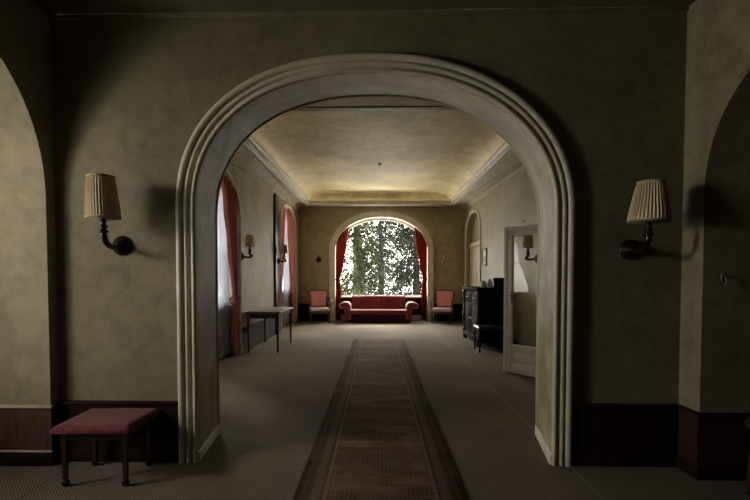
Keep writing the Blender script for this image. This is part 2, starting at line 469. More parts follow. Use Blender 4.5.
# ------------------------------------------------------------------ hall side walls with arched openings
def side_wall(nm, x, xo, l, r, zs, zt):
    A = arch(l, r, zs, zt, 2.2, 2.2, 36, 0, 4)
    o = MB(); P = wall_outline(-2.6, YM, HT+.02, [A])
    o.add([(x, y, z) for y, z in P], [tuple(range(len(P)))])
    struct(o.build(nm, M['hall_wall'], tri=True))
    o = MB(); strip(o, A, lambda y, z: (x, y, z), lambda y, z: (xo, y, z))
    struct(o.build(nm+'_reveal', M['hall_wall']))
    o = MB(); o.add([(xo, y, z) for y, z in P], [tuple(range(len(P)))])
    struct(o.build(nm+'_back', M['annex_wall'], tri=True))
side_wall('wall_hall_left', HL, HL-1.0, .84, 3.055, 1.86, 2.95)
side_wall('wall_hall_right', HR, HR+.62, .75, 2.935, 1.90, 2.74)
# wainscot on the piers: brown panel, light rails, dark plinth
o = MB(); o.box(HL-1.0, HL+.014, 3.055-.016, 3.055, .112, .415).box(HL, HL+.018, 3.045, YM-.03, .112, .415)
struct(o.build('baseboard_pier_left', M['panel']))
o = MB(); o.box(HL-1.0, HL+.02, 3.055-.024, 3.055, 0, .098, .003).box(HL, HL+.02, 3.04, YM-.03, 0, .098)
struct(o.build('baseboard_plinth_left', M['wainscot']))
o = MB(); o.box(HL-1.0, HL+.03, 3.055-.034, 3.055, .415, .435, .006).box(HL-.62, HL+.02, 3.055-.026, 3.055, .098, .112, .003)
struct(o.build('trim_7', M['cap']))
o = MB(); o.box(HR, HR+.62, 2.935-.016, 2.935, .09, .43).box(HR-.018, HR, 2.92, YM-.03, .09, .43)
struct(o.build('baseboard_pier_right', M['panel_shaded']))
o = MB(); o.box(HR, HR+.62, 2.935-.024, 2.935, 0, .09, .003).box(HR-.026, HR, 2.91, YM-.03, 0, .09).box(HR-.024, HR+.62, 2.935-.03, 2.935, .43, .447, .005).box(HR-.024, HR, 2.935-.03, YM-.03, .43, .447, .005)
struct(o.build('baseboard_plinth_right', M['wainscot']))

# rooms on either side of the hall, closed behind the camera
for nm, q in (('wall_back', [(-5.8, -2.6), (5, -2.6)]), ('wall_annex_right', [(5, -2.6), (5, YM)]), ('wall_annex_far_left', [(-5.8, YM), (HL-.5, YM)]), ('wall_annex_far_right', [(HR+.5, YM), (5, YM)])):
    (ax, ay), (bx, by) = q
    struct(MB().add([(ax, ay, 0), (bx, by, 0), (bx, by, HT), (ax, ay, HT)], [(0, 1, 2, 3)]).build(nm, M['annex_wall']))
# the left opening is a deep niche with a tall window that lights the hall
WX, wy0, wy1, wz0, wz1 = HL-1.0, 1.25, 2.75, .55, 2.45
o = MB()
for y0, y1, z0, z1 in ((.7, wy0, 0, HT), (wy1, YM, 0, HT), (wy0, wy1, 0, wz0), (wy0, wy1, wz1, HT)):
    o.box(WX-.2, WX-.004, y0, y1, z0, z1)
struct(o.build('wall_niche_left', M['annex_wall']))
o = MB()
o.box(WX-.14, WX-.07, wy0, wy1, wz0, wz0+.06).box(WX-.14, WX-.07, wy0, wy1, wz1-.06, wz1).box(WX-.14, WX-.07, wy0, wy0+.06, wz0+.06, wz1-.06).box(WX-.14, WX-.07, wy1-.06, wy1, wz0+.06, wz1-.06)
w4 = struct(o.build('window_4', M['white_paint']))
MB().box(WX-.108, WX-.102, wy0+.06, wy1-.06, wz0+.06, wz1-.06).build('pane', M['glass'], w4)

# ------------------------------------------------------------------ long room walls
W1 = dict(l=5.40, r=7.48, zs=2.38, zt=2.99); W2 = dict(l=10.66, r=12.66, zs=2.55, zt=3.17)
REV = .30
A1 = arch(W1['l'], W1['r'], W1['zs'], W1['zt'], 2.3); A2 = arch(W2['l'], W2['r'], W2['zs'], W2['zt'], 2.3)
o = MB(); P = wall_outline(YB-.05, YF+.1, 3.5, [A1, A2])
o.add([(XL, y, z) for y, z in P], [tuple(range(len(P)))])
struct(o.build('wall_left', M['room_wall'], tri=True))
o = MB()
for A in (A1, A2): strip(o, A, lambda y, z: (XL, y, z), lambda y, z: (XL-REV, y, z))
struct(o.build('wall_left_reveals', M['cream']))
for nm, W in (('wall_under_window_near', W1), ('wall_under_window_far', W2)):
    struct(MB().box(XL-REV, XL-REV+.10, W['l'], W['r'], 0, .86).build(nm, M['room_wall']))
for nm, W in (('trim_14', W1), ('trim_15', W2)):
    struct(MB().box(XL-REV+.0, XL-REV+.12, W['l'], W['r'], .86, .90, .008).build(nm, M['white_paint']))
def casing(nm, fn, w, d, fixed):
    """flat arched casing: fn(offset) gives the outline, fixed maps (u, z, depth)"""
    pr = [(-.004, 0), (-.004, d), (.35*w, d), (.4*w, d*1.5), (.9*w, d*1.5), (w, d), (w, 0)]
    L = [fn(o) for o, _ in pr]; n = len(L[0]); mb = MB()
    mb.add([fixed(u, z, dd) for (o, dd), C in zip(pr, L) for u, z in C], [(k*n+i, k*n+i+1, (k+1)*n+i+1, (k+1)*n+i) for k in range(len(pr)-1) for i in range(n-1)])
    return struct(mb.build(nm, M['cream'], autosmooth=radians(40)))
for nm, W in (('trim_8', W1), ('trim_9', W2)):
    casing(nm, lambda o: arch(W['l']-o, W['r']+o, W['zs'], W['zt']+o, 2.3), .055, .02, lambda u, z, d: (XL+d, u, z))
# window joinery
def arched_window(nm, l, r, zs, zt, z0, fixed, mull, bars, k=2.3, fw=.07, ft=.06):
    A = arch(l, r, zs, zt, k, None, 28, z0); B = arch(l+fw, r-fw, zs, zt-fw, k, None, 28, z0+fw)
    n = len(A); mb = MB()
    ring = [(A, 0), (B, 0), (B, ft), (A, ft)]
    mb.add([fixed(u, z, d) for C, d in ring for u, z in C], [(q*n+i, q*n+i+1, ((q+1) % 4)*n+i+1, ((q+1) % 4)*n+i) for q in range(4) for i in range(n-1)])
    def bar(u0, u1, a, b):
        mb.prism([(u0, a), (u1, a), (u1, b), (u0, b)], lambda u, z: fixed(u, z, .008), lambda u, z: fixed(u, z, ft-.008))
    bar(l, r, z0, z0+fw)
    for u in mull: bar(u-.03, u+.03, z0+fw, archz(u, l, r, zs, zt, k)-fw*.8)
    for z in bars: bar(l+fw*.8, r-fw*.8, z-.022, z+.022)
    w = struct(mb.build(nm, M['white_paint']))
    g = MB(); C = arch(l+.02, r-.02, zs, zt-.02, k, None, 28, z0+.02)
    g.prism(C, lambda u, z: fixed(u, z, ft/2-.003), lambda u, z: fixed(u, z, ft/2+.003))
    g.build('pane', M['glass'], w)
    return w
for nm, W in (('window_1', W1), ('window_2', W2)):
    c = (W['l']+W['r'])/2
    arched_window(nm, W['l'], W['r'], W['zs'], W['zt'], .90, lambda u, z, d: (XL-REV+d, u, z), [c-.34, c+.34], [1.65, W['zs']])

# right wall with an arched recess
N1 = dict(l=11.1, r=12.86, zs=2.45, zt=3.06)
AN = arch(N1['l'], N1['r'], N1['zs'], N1['zt'], 2.15)
o = MB(); P = wall_outline(YB-.05, YF+.1, 3.5, [AN])
o.add([(XR, y, z) for y, z in P], [tuple(range(len(P)))])
strip(o, AN, lambda y, z: (XR, y, z), lambda y, z: (XR+.16, y, z))
o.add([(XR+.16, y, z) for y, z in AN], [tuple(range(len(AN)))])
struct(o.build('wall_right', M['room_wall'], tri=True))
casing('trim_10', lambda o: arch(N1['l']-o, N1['r']+o, N1['zs'], N1['zt']+o, 2.15), .07, .02, lambda u, z, d: (XR-d, u, z))
# door in the recess
o = MB(); x = XR+.155
o.box(x-.05, x, 11.13, 11.27, 0, 2.16, .008).box(x-.05, x, 12.69, 12.83, 0, 2.16, .008).box(x-.07, x, 11.11, 12.85, 2.16, 2.28, .012)
d2 = struct(o.build('door_2', M['cream']))
o = MB(); o.box(x-.03, x-.004, 11.275, 11.975, .01, 2.155, .004).box(x-.03, x-.004, 11.985, 12.685, .01, 2.155, .004)
for y0 in (11.36, 12.07):
    for z0, z1 in ((.14, .75), (.85, 2.05)): o.box(x-.036, x-.03, y0, y0+.53, z0, z1, .003)
o.build('leaf', M['cream'], d2)
MB().tube([(x-.036, 11.93, 1.02), (x-.08, 11.93, 1.02), (x-.08, 11.83, 1.02)], .009, 8).build('handle', M['brass'], d2)

# far wall: a slightly forward bay with the great arched window
B0, B1 = -1.50, 1.68
GW = dict(l=-1.30, r=1.48, zs=2.05, zt=3.11)
AG = arch(GW['l'], GW['r'], GW['zs'], GW['zt'], 2.15)
YY = YF-.05
o = MB()
P = wall_outline(B0, B1, 3.5, [AG])
o.add([(x, YY, z) for x, z in P], [tuple(range(len(P)))])
for x0, x1 in ((XL-.1, B0), (B1, XR+.1)):
    o.add([(x0, YF, 0), (x1, YF, 0), (x1, YF, 3.5), (x0, YF, 3.5)], [(0, 1, 2, 3)])
for x0 in (B0, B1): o.add([(x0, YF, 0), (x0, YY, 0), (x0, YY, 3.5), (x0, YF, 3.5)], [(0, 1, 2, 3)])
struct(o.build('wall_far', M['far_wall'], tri=True))
o = MB(); strip(o, AG, lambda x, z: (x, YY, z), lambda x, z: (x, YF+.36, z))
struct(o.build('wall_far_reveal', M['cream']))
casing('trim_11', lambda o: arch(GW['l']-o, GW['r']+o, GW['zs'], GW['zt']+o, 2.15), .17, .022, lambda u, z, d: (u, YY-d, z))
arched_window('window_3', GW['l'], GW['r'], GW['zs'], GW['zt'], .70, lambda u, z, d: (u, YF+.36-d, z), [], [], 2.15, .06)
o = MB(); o.box(GW['l'], GW['r'], YF+.30, YF+.36, .0, .70)
struct(o.build('wall_under_window', M['wainscot']))
o = MB(); o.box(GW['l'], GW['r'], YF+.20, YF+.32, .685, .725, .008).box(GW['l'], GW['r'], YF+.27, YF+.31, 0, .15, .006)
struct(o.build('trim_12', M['white_paint']))
for nm, x0, x1 in (('baseboard_far_left', XL, B0-.002), ('baseboard_far_right', B1+.002, XR)):
    o = MB(); o.box(x0, x1, YF-.02, YF, .0, .50).box(x0, x1, YF-.03, YF, .50, .525, .006)
    struct(o.build(nm, M['wainscot']))
# left wall wainscot between the windows, skirting on the right
for nm, y0, y1 in (('baseboard_left_near', YB, W1['l']-.06), ('baseboard_left_middle', W1['r']+.06, W2['l']-.06), ('baseboard_left_far', W2['r']+.06, YF)):
    o = MB(); o.box(XL, XL+.02, y0, y1, 0, .42).box(XL, XL+.03, y0, y1, .42, .445, .006)
    struct(o.build(nm, M['wainscot']))
for nm, y0, y1 in (('baseboard_right_near', YB, N1['l']-.08), ('baseboard_right_far', N1['r']+.08, YF)):
    o = MB(); o.box(XR-.02, XR, y0, y1, 0, .14, .006)
    struct(o.build(nm, M['wainscot']))
# dark board between the left windows
o = MB(); o.box(XL, XL+.05, 10.0, 10.42, 0, 3.22, .008)
struct(o.build('trim_13', M['dark_wood']))

# glazed door leaf standing open into the room
a = Vector((1.79, 6.25, 0)); b = Vector((2.515, 5.33, 0)); Lf = (b-a).length
d1 = bpy.data.objects.new('door_1', None); COL.objects.link(d1); d1.location = a
d1.rotation_euler = (0, 0, atan2(b.y-a.y, b.x-a.x)); struct(d1)
H2 = 2.03
o = MB()
o.box(0, .055, -.03, .03, .005, H2, .006).box(.06, .13, -.022, .022, .005, H2-.03, .004).box(Lf-.12, Lf, -.022, .022, .005, H2-.03, .004)
o.box(.055, Lf, -.03, .03, H2-.05, H2, .006).box(.13, Lf-.12, -.022, .022, H2-.13, H2-.05, .004)
o.box(.13, Lf-.12, -.022, .022, .005, .13, .004).box(.13, Lf-.12, -.022, .022, .31, .40, .004)
o.build('door_frame', M['door_paint'], d1)
o = MB(); o.box(.13, Lf-.12, -.010, .010, .13, .31).box(.17, Lf-.16, -.015, .015, .16, .28, .004)
o.build('door_panel', M['door_paint'], d1)
MB().box(.125, Lf-.115, -.003, .003, .395, H2-.125).build('pane', M['door_glass'], d1)
o = MB(); o.box(.115, .125, -.03, -.022, .98, 1.14).tube([(.12, -.03, 1.08), (.12, -.065, 1.08), (.20, -.07, 1.08)], .008, 8)
o.build('handle', M['steel'], d1)

# ------------------------------------------------------------------ wall lamps
def pleated(rb, rt, h, n=36, dep=.009):
    mb = MB(); N = n*4
    def r_at(i): return dep*(1 if i % 4 in (0, 1) else -1)*(1 if i % 4 else .6)
    vs = []
    rows = 5
    for i in range(N):
        th = 2*pi*i/N
        for j in range(rows+1):
            t = j/rows; r = rb*(1-t)+rt*t+r_at(i)*(1 if 0 < j < rows else .55)
            vs.append((r*cos(th), r*sin(th), h*t))
    fs = [(i*(rows+1)+j, ((i+1) % N)*(rows+1)+j, ((i+1) % N)*(rows+1)+j+1, i*(rows+1)+j+1) for i in range(N) for j in range(rows)]
    mb.add(vs, fs, False); return mb
def sconce(label, loc, rotz, rb=.100, rt=.078, h=.27, out=.22, tilt=(0, 0)):
    t = thing('wall_sconce', label, 'wall lamp', loc, rotz, 'pleated shade wall lamps')
    R = Matrix.Rotation(pi/2, 4, 'X')        # lathe axis z -> -y
    MB().lathe([(.0, 0), (.070, 0), (.072, .008), (.066, .016), (.052, .02), (.049, .032), (.030, .036), (.026, .046), (.012, .052), (0, .054)], 28, mtx=R).build('backplate', M['bronze'], t)
    ar = MB()
    ar.tube([(0, -.03, 0), (0, -.075, -.012), (0, -.13, -.016), (0, -.185, .004), (0, -out+.006, .05), (0, -out, .085)], [.015, .020, .018, .019, .021, .017], 12)
    ar.build('arm', M['bronze'], t)
    MB().lathe([(.0, .07), (.018, .07), (.030, .078), (.033, .088), (.024, .094), (.016, .10), (.025, .108), (.028, .118), (.018, .126), (.014, .14), (.022, .146), (.022, .152), (.013, .158), (.013, .22), (0, .222)], 16, 0, -out).build('candle_socket', M['bronze'], t)
    MB().lathe([(0, .218), (.014, .222), (.018, .24), (.026, .27), (.024, .30), (.012, .32), (0, .325)], 14, 0, -out).build('bulb', M['ceramic'], t)
    s = pleated(rb, rt, h).build('lamp_shade', M['shade'], t)
    s.location = (0, -out, .172); s.rotation_euler = (tilt[0], tilt[1], 0)
    for r, z in ((rb, 0), (rt, h)):
        rg = MB(); rg.lathe([(r-.006, z-.003), (r+.006, z-.004), (r+.007, z+.007), (r-.005, z+.007), (r-.006, z-.003)], 46); rg.build('shade_binding', M['shade_trim'], s)

    return t
s0 = sconce('wall lamp with pleated cream shade left of the arch, above the maroon stool', (-1.84, YM, 1.566), 0, tilt=(0, radians(-2.5)))
s1 = sconce('wall lamp with pleated shade on the dark hall wall right of the arch', (1.765, YM, 1.535), 0, .120, .074, .25, tilt=(0, radians(2)))
s2 = sconce('wall lamp with dim shade between the near left window and the dark board', (XL, 7.62, 1.69), pi/2, .072, .056, .195, .15)
dup(s2, 'wall lamp mounted against the dark board beside the far left window', (XL+.05, 10.2, 1.70), pi/2)
dup(s2, 'wall lamp on the right wall seen through the glass of the open door', (XR, 7.15, 1.63), -pi/2)

# brackets on the far wall that have lost their shades
def bracket(label, loc, mat):
    t = thing('wall_bracket', label, 'wall lamp', loc, 0, 'bare lamp brackets on the far wall')
    R = Matrix.Rotation(pi/2, 4, 'X')
    MB().lathe([(0, 0), (.075, 0), (.078, .012), (.06, .024), (.05, .03), (.03, .04), (0, .044)], 24, mtx=R).build('backplate', mat, t)
    MB().tube([(0, -.03, 0), (0, -.09, -.02), (0, -.15, .0), (0, -.16, .05)], .014, 10).build('arm', mat, t)
    MB().lathe([(0, .045), (.03, .05), (.034, .062), (.02, .068), (.02, .12), (0, .122)], 14, 0, -.16).build('candle_socket', mat if mat is M['bronze'] else M['ceramic'], t)
bracket('dark round lamp bracket without a shade on the far wall left of the great window', (-1.78, YF, 1.84), M['bronze'])
bracket('pale brass lamp bracket without a shade on the far wall right of the great window', (1.94, YF, 1.80), M['brass'])

# small fixings
def hook(label, loc, s=1.0, name='wall_hook'):
    t = thing(name, label, 'hook', loc)
    R = Matrix.Rotation(pi/2, 4, 'X')
    MB().lathe([(0, 0), (.009*s, 0), (.009*s, .003*s), (.004*s, .006*s), (0, .0065*s)], 12, mtx=R).build('rosette', M['steel'], t)
    MB().tube([(0, -.004*s, 0), (0, -.02*s, -.003*s), (0, -.026*s, .006*s), (0, -.024*s, .014*s)], .0028*s, 8).build('hook_arm', M['steel'], t)
hook('small metal hook on the dark wall just below the right wall lamp', (1.775, YM, 1.295), .5)
hook('lower of two small metal hooks on the dark wall below the right wall lamp', (1.793, YM, 1.08), .7)
t = thing('hanging_hook', 'thin pale metal hook hanging on the far right pier', 'hook', (2.255, 2.935, 1.335))
MB().box(-.008, .008, -.006, 0, -.02, .03, .003).build('rosette', M['steel'], t)
MB().tube([(0, -.006, .02), (.002, -.03, .0), (.004, -.032, -.04), (.0, -.02, -.05)], .004, 8).build('hook_arm', M['steel'], t)
o = MB(); o.lathe([(0, 0), (.02, 0), (.02, .012), (.008, .018), (0, .02)], 14, mtx=Matrix.Translation((XR, 7.83, 2.31)) @ Matrix.Rotation(-pi/2, 4, 'Y'))
tag(o.build('wall_stud', M['bronze']), 'small dark stud on the right wall above the open glazed door', 'stud')
o = MB(); o.box(-.014, .014, -.012, .012, -.006, .01, .004)
t = thing('ceiling_hook', 'small dark hook in the middle of the room ceiling', 'hook', (.035, 9.45, TZ+.318))
MB().lathe([(0, 0), (.045, 0), (.04, -.02), (.015, -.03), (0, -.03)], 18).build('ceiling_rose', M['bronze'], t)
MB().tube([(0, 0, -.02), (0, 0, -.035), (.012, 0, -.05), (0, 0, -.06), (-.012, 0, -.052)], .006, 8).build('hook_arm', M['bronze'], t)

t = thing('latch_plate', 'small pale metal latch plate on the right reveal of the arch', 'latch', (1.303, 3.47, 1.30))
MB().box(-.003, .004, -.035, .035, -.014, .014, .002).build('plate', M['latch'], t)
MB().tube([(-.003, -.02, 0), (-.014, -.01, 0), (-.014, .012, 0), (-.003, .02, 0)], .003, 8).build('keeper', M['latch'], t)
# ------------------------------------------------------------------ curtains
def interp(tab, z):
    if z <= tab[0][0]: return tab[0][1]
    for (a, p), (b, q) in zip(tab, tab[1:]):
        if z <= b:
            t = (z-a)/(b-a); t = t*t*(3-2*t); return p+(q-p)*t
    return tab[-1][1]
def curtain(name, label, mat, inner, outer, topf, fixed, folds, amp, group, tie_z, parent=None, cat='curtain', seed=0):
    rnd = random.Random(seed)
    ph = [rnd.uniform(0, 6.28) for _ in range(4)]
    NS, NZ = folds*10, 44
    mb = MB()
    def pt(s, t):
        uT = interp(inner, 9)+(interp(outer, 9)-interp(inner, 9))*s
        zt = topf(uT); z = .012+(zt-.012)*t
        i, q = interp(inner, z), interp(outer, z)
        w = abs(q-i)
        k = 2*pi*folds*s+.35*sin(5*t+ph[0])
        dep = amp*(sin(k)+.3*sin(2*k+ph[1]+2*t))*(.55+.45*min(1, w/.3))
        return fixed(i+(q-i)*s+.012*sin(k*1.0+ph[2]+3*t)*min(1, w/.2), z, dep)
    mb.grid(pt, NS, NZ)
    o = mb.build(name, mat)
    md = o.modifiers.new('thickness', 'SOLIDIFY'); md.thickness = .004; md.offset = 0
    tag(o, label, cat, group)
    if tie_z:
        i, q = interp(inner, tie_z), interp(outer, tie_z); c = (i+q)/2; r = abs(q-i)/2+.025
        tb = MB(); N = 24
        ring = []
        for k in range(N):
            th = 2*pi*k/N
            ring.append((c+r*cos(th), tie_z+.05*cos(th)*(1 if q > i else -1), (amp*1.6+.015)*sin(th)))
        vs = []
        for u, z, d in ring:
            vs += [fixed(u, z-.022, d), fixed(u, z+.022, d)]
        tb.add(vs, [(2*k, 2*((k+1) % N), 2*((k+1) % N)+1, 2*k+1) for k in range(N)], True)
        b = tb.build('tieback', mat, o)
        md = b.modifiers.new('thickness', 'SOLIDIFY'); md.thickness = .005; md.offset = 0
    return o
GT = lambda u: archz(u, GW['l'], GW['r'], GW['zs'], GW['zt'], 2.15)-.03
fG = lambda u, z, d: (u, YF+.03-d, z)
curtain('window_curtain', 'dark red curtain tied back at the left of the great arched window', M['curtain_red'],
        [(0, -1.13), (.9, -1.12), (1.2, -1.16), (1.7, -1.05), (2.35, -.95), (2.95, -.88)], [(0, -1.265), (3, -1.272)], GT, fG, 6, .035, 'red curtains at the great window', 1.2, seed=1)
curtain('window_curtain', 'dark red curtain tied back at the right of the great arched window', M['curtain_red'],
        [(0, 1.30), (.9, 1.30), (1.2, 1.345), (1.7, 1.25), (2.35, 1.13), (2.95, 1.06)], [(0, 1.445), (3, 1.452)], GT, fG, 6, .035, 'red curtains at the great window', 1.2, seed=2)
fL = lambda u, z, d: (XL-.045+d, u, z)
for nm, W, seed in (('near', W1, 3), ('far', W2, 4)):
    top = lambda u: archz(u, W['l'], W['r'], W['zs'], W['zt'], 2.3)-.03
    c = (W['l']+W['r'])/2
    if nm == 'near':
        inn_f = [(0, 7.31), (.8, 7.30), (.98, 7.32), (1.9, 7.10), (2.5, 6.93), (2.95, 6.78)]
        inn_n = [(0, 5.57), (.8, 5.58), (.98, 5.56), (1.9, 5.78), (2.5, 5.95), (2.95, 6.10)]
        tz = .95
    else:
        inn_f = [(0, 12.32), (.8, 12.30), (1.0, 12.32), (1.9, 12.05), (2.6, 11.90), (3.1, 11.75)]
        inn_n = [(0, 10.93), (.8, 10.93), (1.0, 10.92), (1.9, 11.08), (2.6, 11.2), (3.1, 11.35)]
        tz = .95
    curtain('window_curtain', f'faded red curtain at the far side of the {nm} left window', M['curtain_pink'], inn_f, [(0, W['r']-.05), (3, W['r']-.05)], top, fL, 5, .042, 'faded red curtains at the left windows', tz, seed=seed*7)
    curtain('window_curtain', f'faded red curtain at the near side of the {nm} left window', M['curtain_pink'], inn_n, [(0, W['l']+.05), (3, W['l']+.05)], top, fL, 5, .042, 'faded red curtains at the left windows', tz, seed=seed*7+1)
    fS = lambda u, z, d: (XL-.148+d, u, z)
    curtain('sheer_curtain', f'white sheer net curtain drawn over the {nm} left window', M['sheer'], [(0, W['l']+.98), (3, W['l']+.98)], [(0, W['r']-.04), (3, W['r']-.04)], top, fS, 12, .011, 'white sheer curtains', None, cat='sheer curtain', seed=seed)

# ------------------------------------------------------------------ runner
o = MB(); o.box(RX0, RX1, RY0, RY1, 0, .012, .005, 2)
tag(o.build('runner_rug', M['runner']), 'long worn brown runner rug with pale striped borders down the middle', 'rug')

# ------------------------------------------------------------------ stools
def leg_profile(h, s=1.0):
    return [(0, 0), (.017*s, 0), (.021*s, .012), (.020*s, .035), (.013*s, .05), (.015*s, .06), (.018*s, h*.6), (.021*s, h-.06), (.022*s, h), (0, h)]
def padded_stool(name, label, cat, loc, rz, w, d, h, seat_mat, wood_mat, inset=.055):
    t = thing(name, label, cat, loc, rz)
    mb = MB()
    def pad(u, v):
        x = (u-.5)*w; y = (v-.5)*d
        e = min(1, min(u, 1-u)*w/.05, min(v, 1-v)*d/.05)
        e = max(e, 0)
        return (x, y, h-.022+.022*sqrt(1-(1-e)**2)+.004*sin(9*u+3*v)*e)
    mb.grid(pad, 28, 24)
    mb.box(-w/2, w/2, -d/2, d/2, h-.05, h-.0225, .006)
    mb.build('seat', seat_mat, t)
    i = inset
    mb = MB()
    for y in (-d/2+i, d/2-i): mb.box(-w/2+i, w/2-i, y-.011, y+.011, h-.105, h-.048, .003)
    for x in (-w/2+i, w/2-i): mb.box(x-.011, x+.011, -d/2+i+.011, d/2-i-.011, h-.105, h-.048, .003)
    mb.build('apron', wood_mat, t)
    for sx in (-1, 1):
        for sy in (-1, 1):
            x, y = sx*(w/2-i), sy*(d/2-i)
            l = MB(); hh = h-.05
            for z0, z1, a, b in ((.07, hh, .012, .017), (.035, .07, .009, .014), (0, .035, .013, .019)):
                l.add([(x-a, y-a, z0), (x+a, y-a, z0), (x+a, y+a, z0), (x-a, y+a, z0), (x-b, y-b, z1), (x+b, y-b, z1), (x+b, y+b, z1), (x-b, y+b, z1)],
                      [(3, 2, 1, 0), (4, 5, 6, 7), (0, 1, 5, 4), (1, 2, 6, 5), (2, 3, 7, 6), (3, 0, 4, 7)])
            l.build('leg', wood_mat, t)
    return t
padded_stool('footstool', 'low maroon velvet stool with dark wooden legs left of the arch', 'stool', (-1.818, 2.905, 0), radians(1.5), .495, .42, .405, M['maroon'], M['dark_wood'])
padded_stool('bench_stool', 'dark leather topped stool in front of the black sideboard', 'stool', (1.99, 7.95, 0), 0, .46, .44, .46, M['black_box'], M['ebony'], .03)
# rounded wooden stool at the far right edge
t = thing('wooden_stool', 'reddish wooden stool with rounded top in the right hall opening', 'stool', (2.43, 2.60, 0))
MB().lathe([(0, .425), (.20, .425), (.215, .435), (.218, .45), (.21, .462), (.18, .466), (0, .466)], 36).build('seat', M['red_wood'], t)
for k in range(4):
    th = pi/4+k*pi/2; c, s = cos(th), sin(th)
    MB().tube([(.15*c, .15*s, .43), (.165*c, .165*s, .30), (.185*c, .185*s, .10), (.19*c, .19*s, 0.001)], [.02, .024, .019, .016], 10).build('leg', M['red_wood'], t)
MB().lathe([(.145, .15), (.168, .15), (.168, .185), (.145, .185), (.145, .15)], 30).build('stretcher', M['red_wood'], t)

# ------------------------------------------------------------------ console table
t = thing('console_table', 'plain wooden table with slim dark legs against the left wall', 'table', (-2.03, 8.27, 0))
MB().box(-.31, .31, -.625, .625, .69, .722, .006).build('tabletop', M['table_wood'], t)
o = MB()
for x in (-.25, .25): o.box(x-.011, x+.011, -.56, .56, .60, .69, .003)
for y in (-.56, .56): o.box(-.25, .25, y-.011, y+.011, .60, .69, .003)
o.build('apron', M['dark_wood'], t)
for x in (-.26, .26):
    for y in (-.57, .57):
        l = MB(); l.add([(x+a*r, y+b*r, z) for z, r in ((0, .014), (.69, .024)) for a, b in ((-1, -1), (1, -1), (1, 1), (-1, 1))],
                        [(3, 2, 1, 0), (4, 5, 6, 7), (0, 1, 5, 4), (1, 2, 6, 5), (2, 3, 7, 6), (3, 0, 4, 7)])
        l.build('leg', M['dark_wood'], t)

# ------------------------------------------------------------------ armchairs
def armchair(label, loc, rz):
    t = thing('armchair', label, 'chair', loc, rz, 'pink armchairs under the far wall')
    W_ = M['chair_wood']
    MB().box(-.265, .265, -.27, .23, .34, .435, .04, 4).build('seat', M['pale_pink'], t)
    o = MB(); o.box(-.28, .28, -.28, .25, .285, .345, .008); o.build('seat_rail', W_, t)
    # upholstered back, wider at the top, gently curved and raked
    mb = MB()
    def bk(u, v, side):
        wv = .205+.05*v; x = (2*u-1)*wv
        z = .46+.43*v+.025*v*(1-(2*u-1)**2)
        e = max(0, min(1, min(u, 1-u)*8, min(v, 1-v)*8)); puff = .03*sqrt(1-(1-e)**2)
        y = .235+.11*v-.03*(2*u-1)**2
        return (x, y-puff-.012 if side < 0 else y+puff*.5+.012, z)
    mb.grid(lambda u, v: bk(u, v, -1), 16, 16); mb.grid(lambda u, v: bk(u, v, 1), 16, 16)
    mb.build('backrest', M['pink'], t)
    for s in (-1, 1):
        MB().tube([(s*.25, .30, 0), (s*.245, .255, .18), (s*.24, .235, .36), (s*.235, .25, .50), (s*.27, .345, .90)], [.016, .02, .022, .02, .016], 10).build('back_post', W_, t)
        MB().lathe([(0, 0), (.013, 0), (.018, .02), (.012, .05), (.018, .16), (.024, .24), (.019, .26), (.026, .275), (.026, .345), (0, .346)], 14, s*.262, -.25).build('leg', W_, t)
        MB().tube([(s*.255, .29, .70), (s*.30, .15, .685), (s*.325, -.02, .66), (s*.32, -.12, .645), (s*.31, -.165, .62)], [.014, .018, .022, .022, .012], 10).build('armrest', W_, t)
        MB().tube([(s*.315, -.10, .645), (s*.32, -.13, .55), (s*.30, -.09, .44), (s*.282, -.06, .33)], [.014, .018, .016, .016], 10).build('arm_support', W_, t)
    MB().tube([(-.272, .345, .895), (-.12, .36, .925), (.12, .36, .925), (.272, .345, .895)], .016, 10).build('crest_rail', W_, t)
    return t
ch = armchair('pink upholstered armchair left of the sofa, under the dark round bracket', (-1.70, 12.66, 0), radians(14))
dup(ch, 'pink upholstered armchair right of the sofa, nearest the black sideboard', (1.86, 12.66, 0), radians(-20))

# ------------------------------------------------------------------ sofa
t = thing('sofa', 'dark red three seat sofa with rolled arms under the great window', 'sofa', (.01, 12.93, 0))
MB().box(-.93, .93, -.36, .36, .06, .26, .015).build('base', M['sofa_dark'], t)
o = MB(); o.box(-.83, .83, -.42, .20, .25, .375, .045, 4); o.build('seat_cushion', M['sofa_red'], t)
bkr = MB()
def sb(u, v, side):
    x = (2*u-1)*.80; e = max(0, min(1, min(u, 1-u)*14, min(v, 1-v)*7)); p = .05*sqrt(1-(1-e)**2)
    seam = .025*exp(-((x)/.03)**2)
    return (x, (.16+.10*v-p+seam) if side < 0 else (.24+.10*v+p*.6), .35+.41*v-.008*cos(2*pi*u))
bkr.grid(lambda u, v: sb(u, v, -1), 56, 16); bkr.grid(lambda u, v: sb(u, v, 1), 28, 12)
bkr.build('backrest', M['sofa_red'], t)
MB().lathe([(0, 0), (.02, 0), (.018, .01), (0, .014)], 12, mtx=Matrix.Translation((0, .175, .63)) @ Matrix.Rotation(pi/2, 4, 'X')).build('button', M['sofa_edge'], t)
pr = [(.80, .10), (.80, .44), (.82, .52), (.87, .575), (.94, .59), (1.02, .585), (1.09, .56), (1.125, .51), (1.11, .455), (1.06, .43), (1.00, .43), (.975, .40), (.965, .30), (.96, .10)]
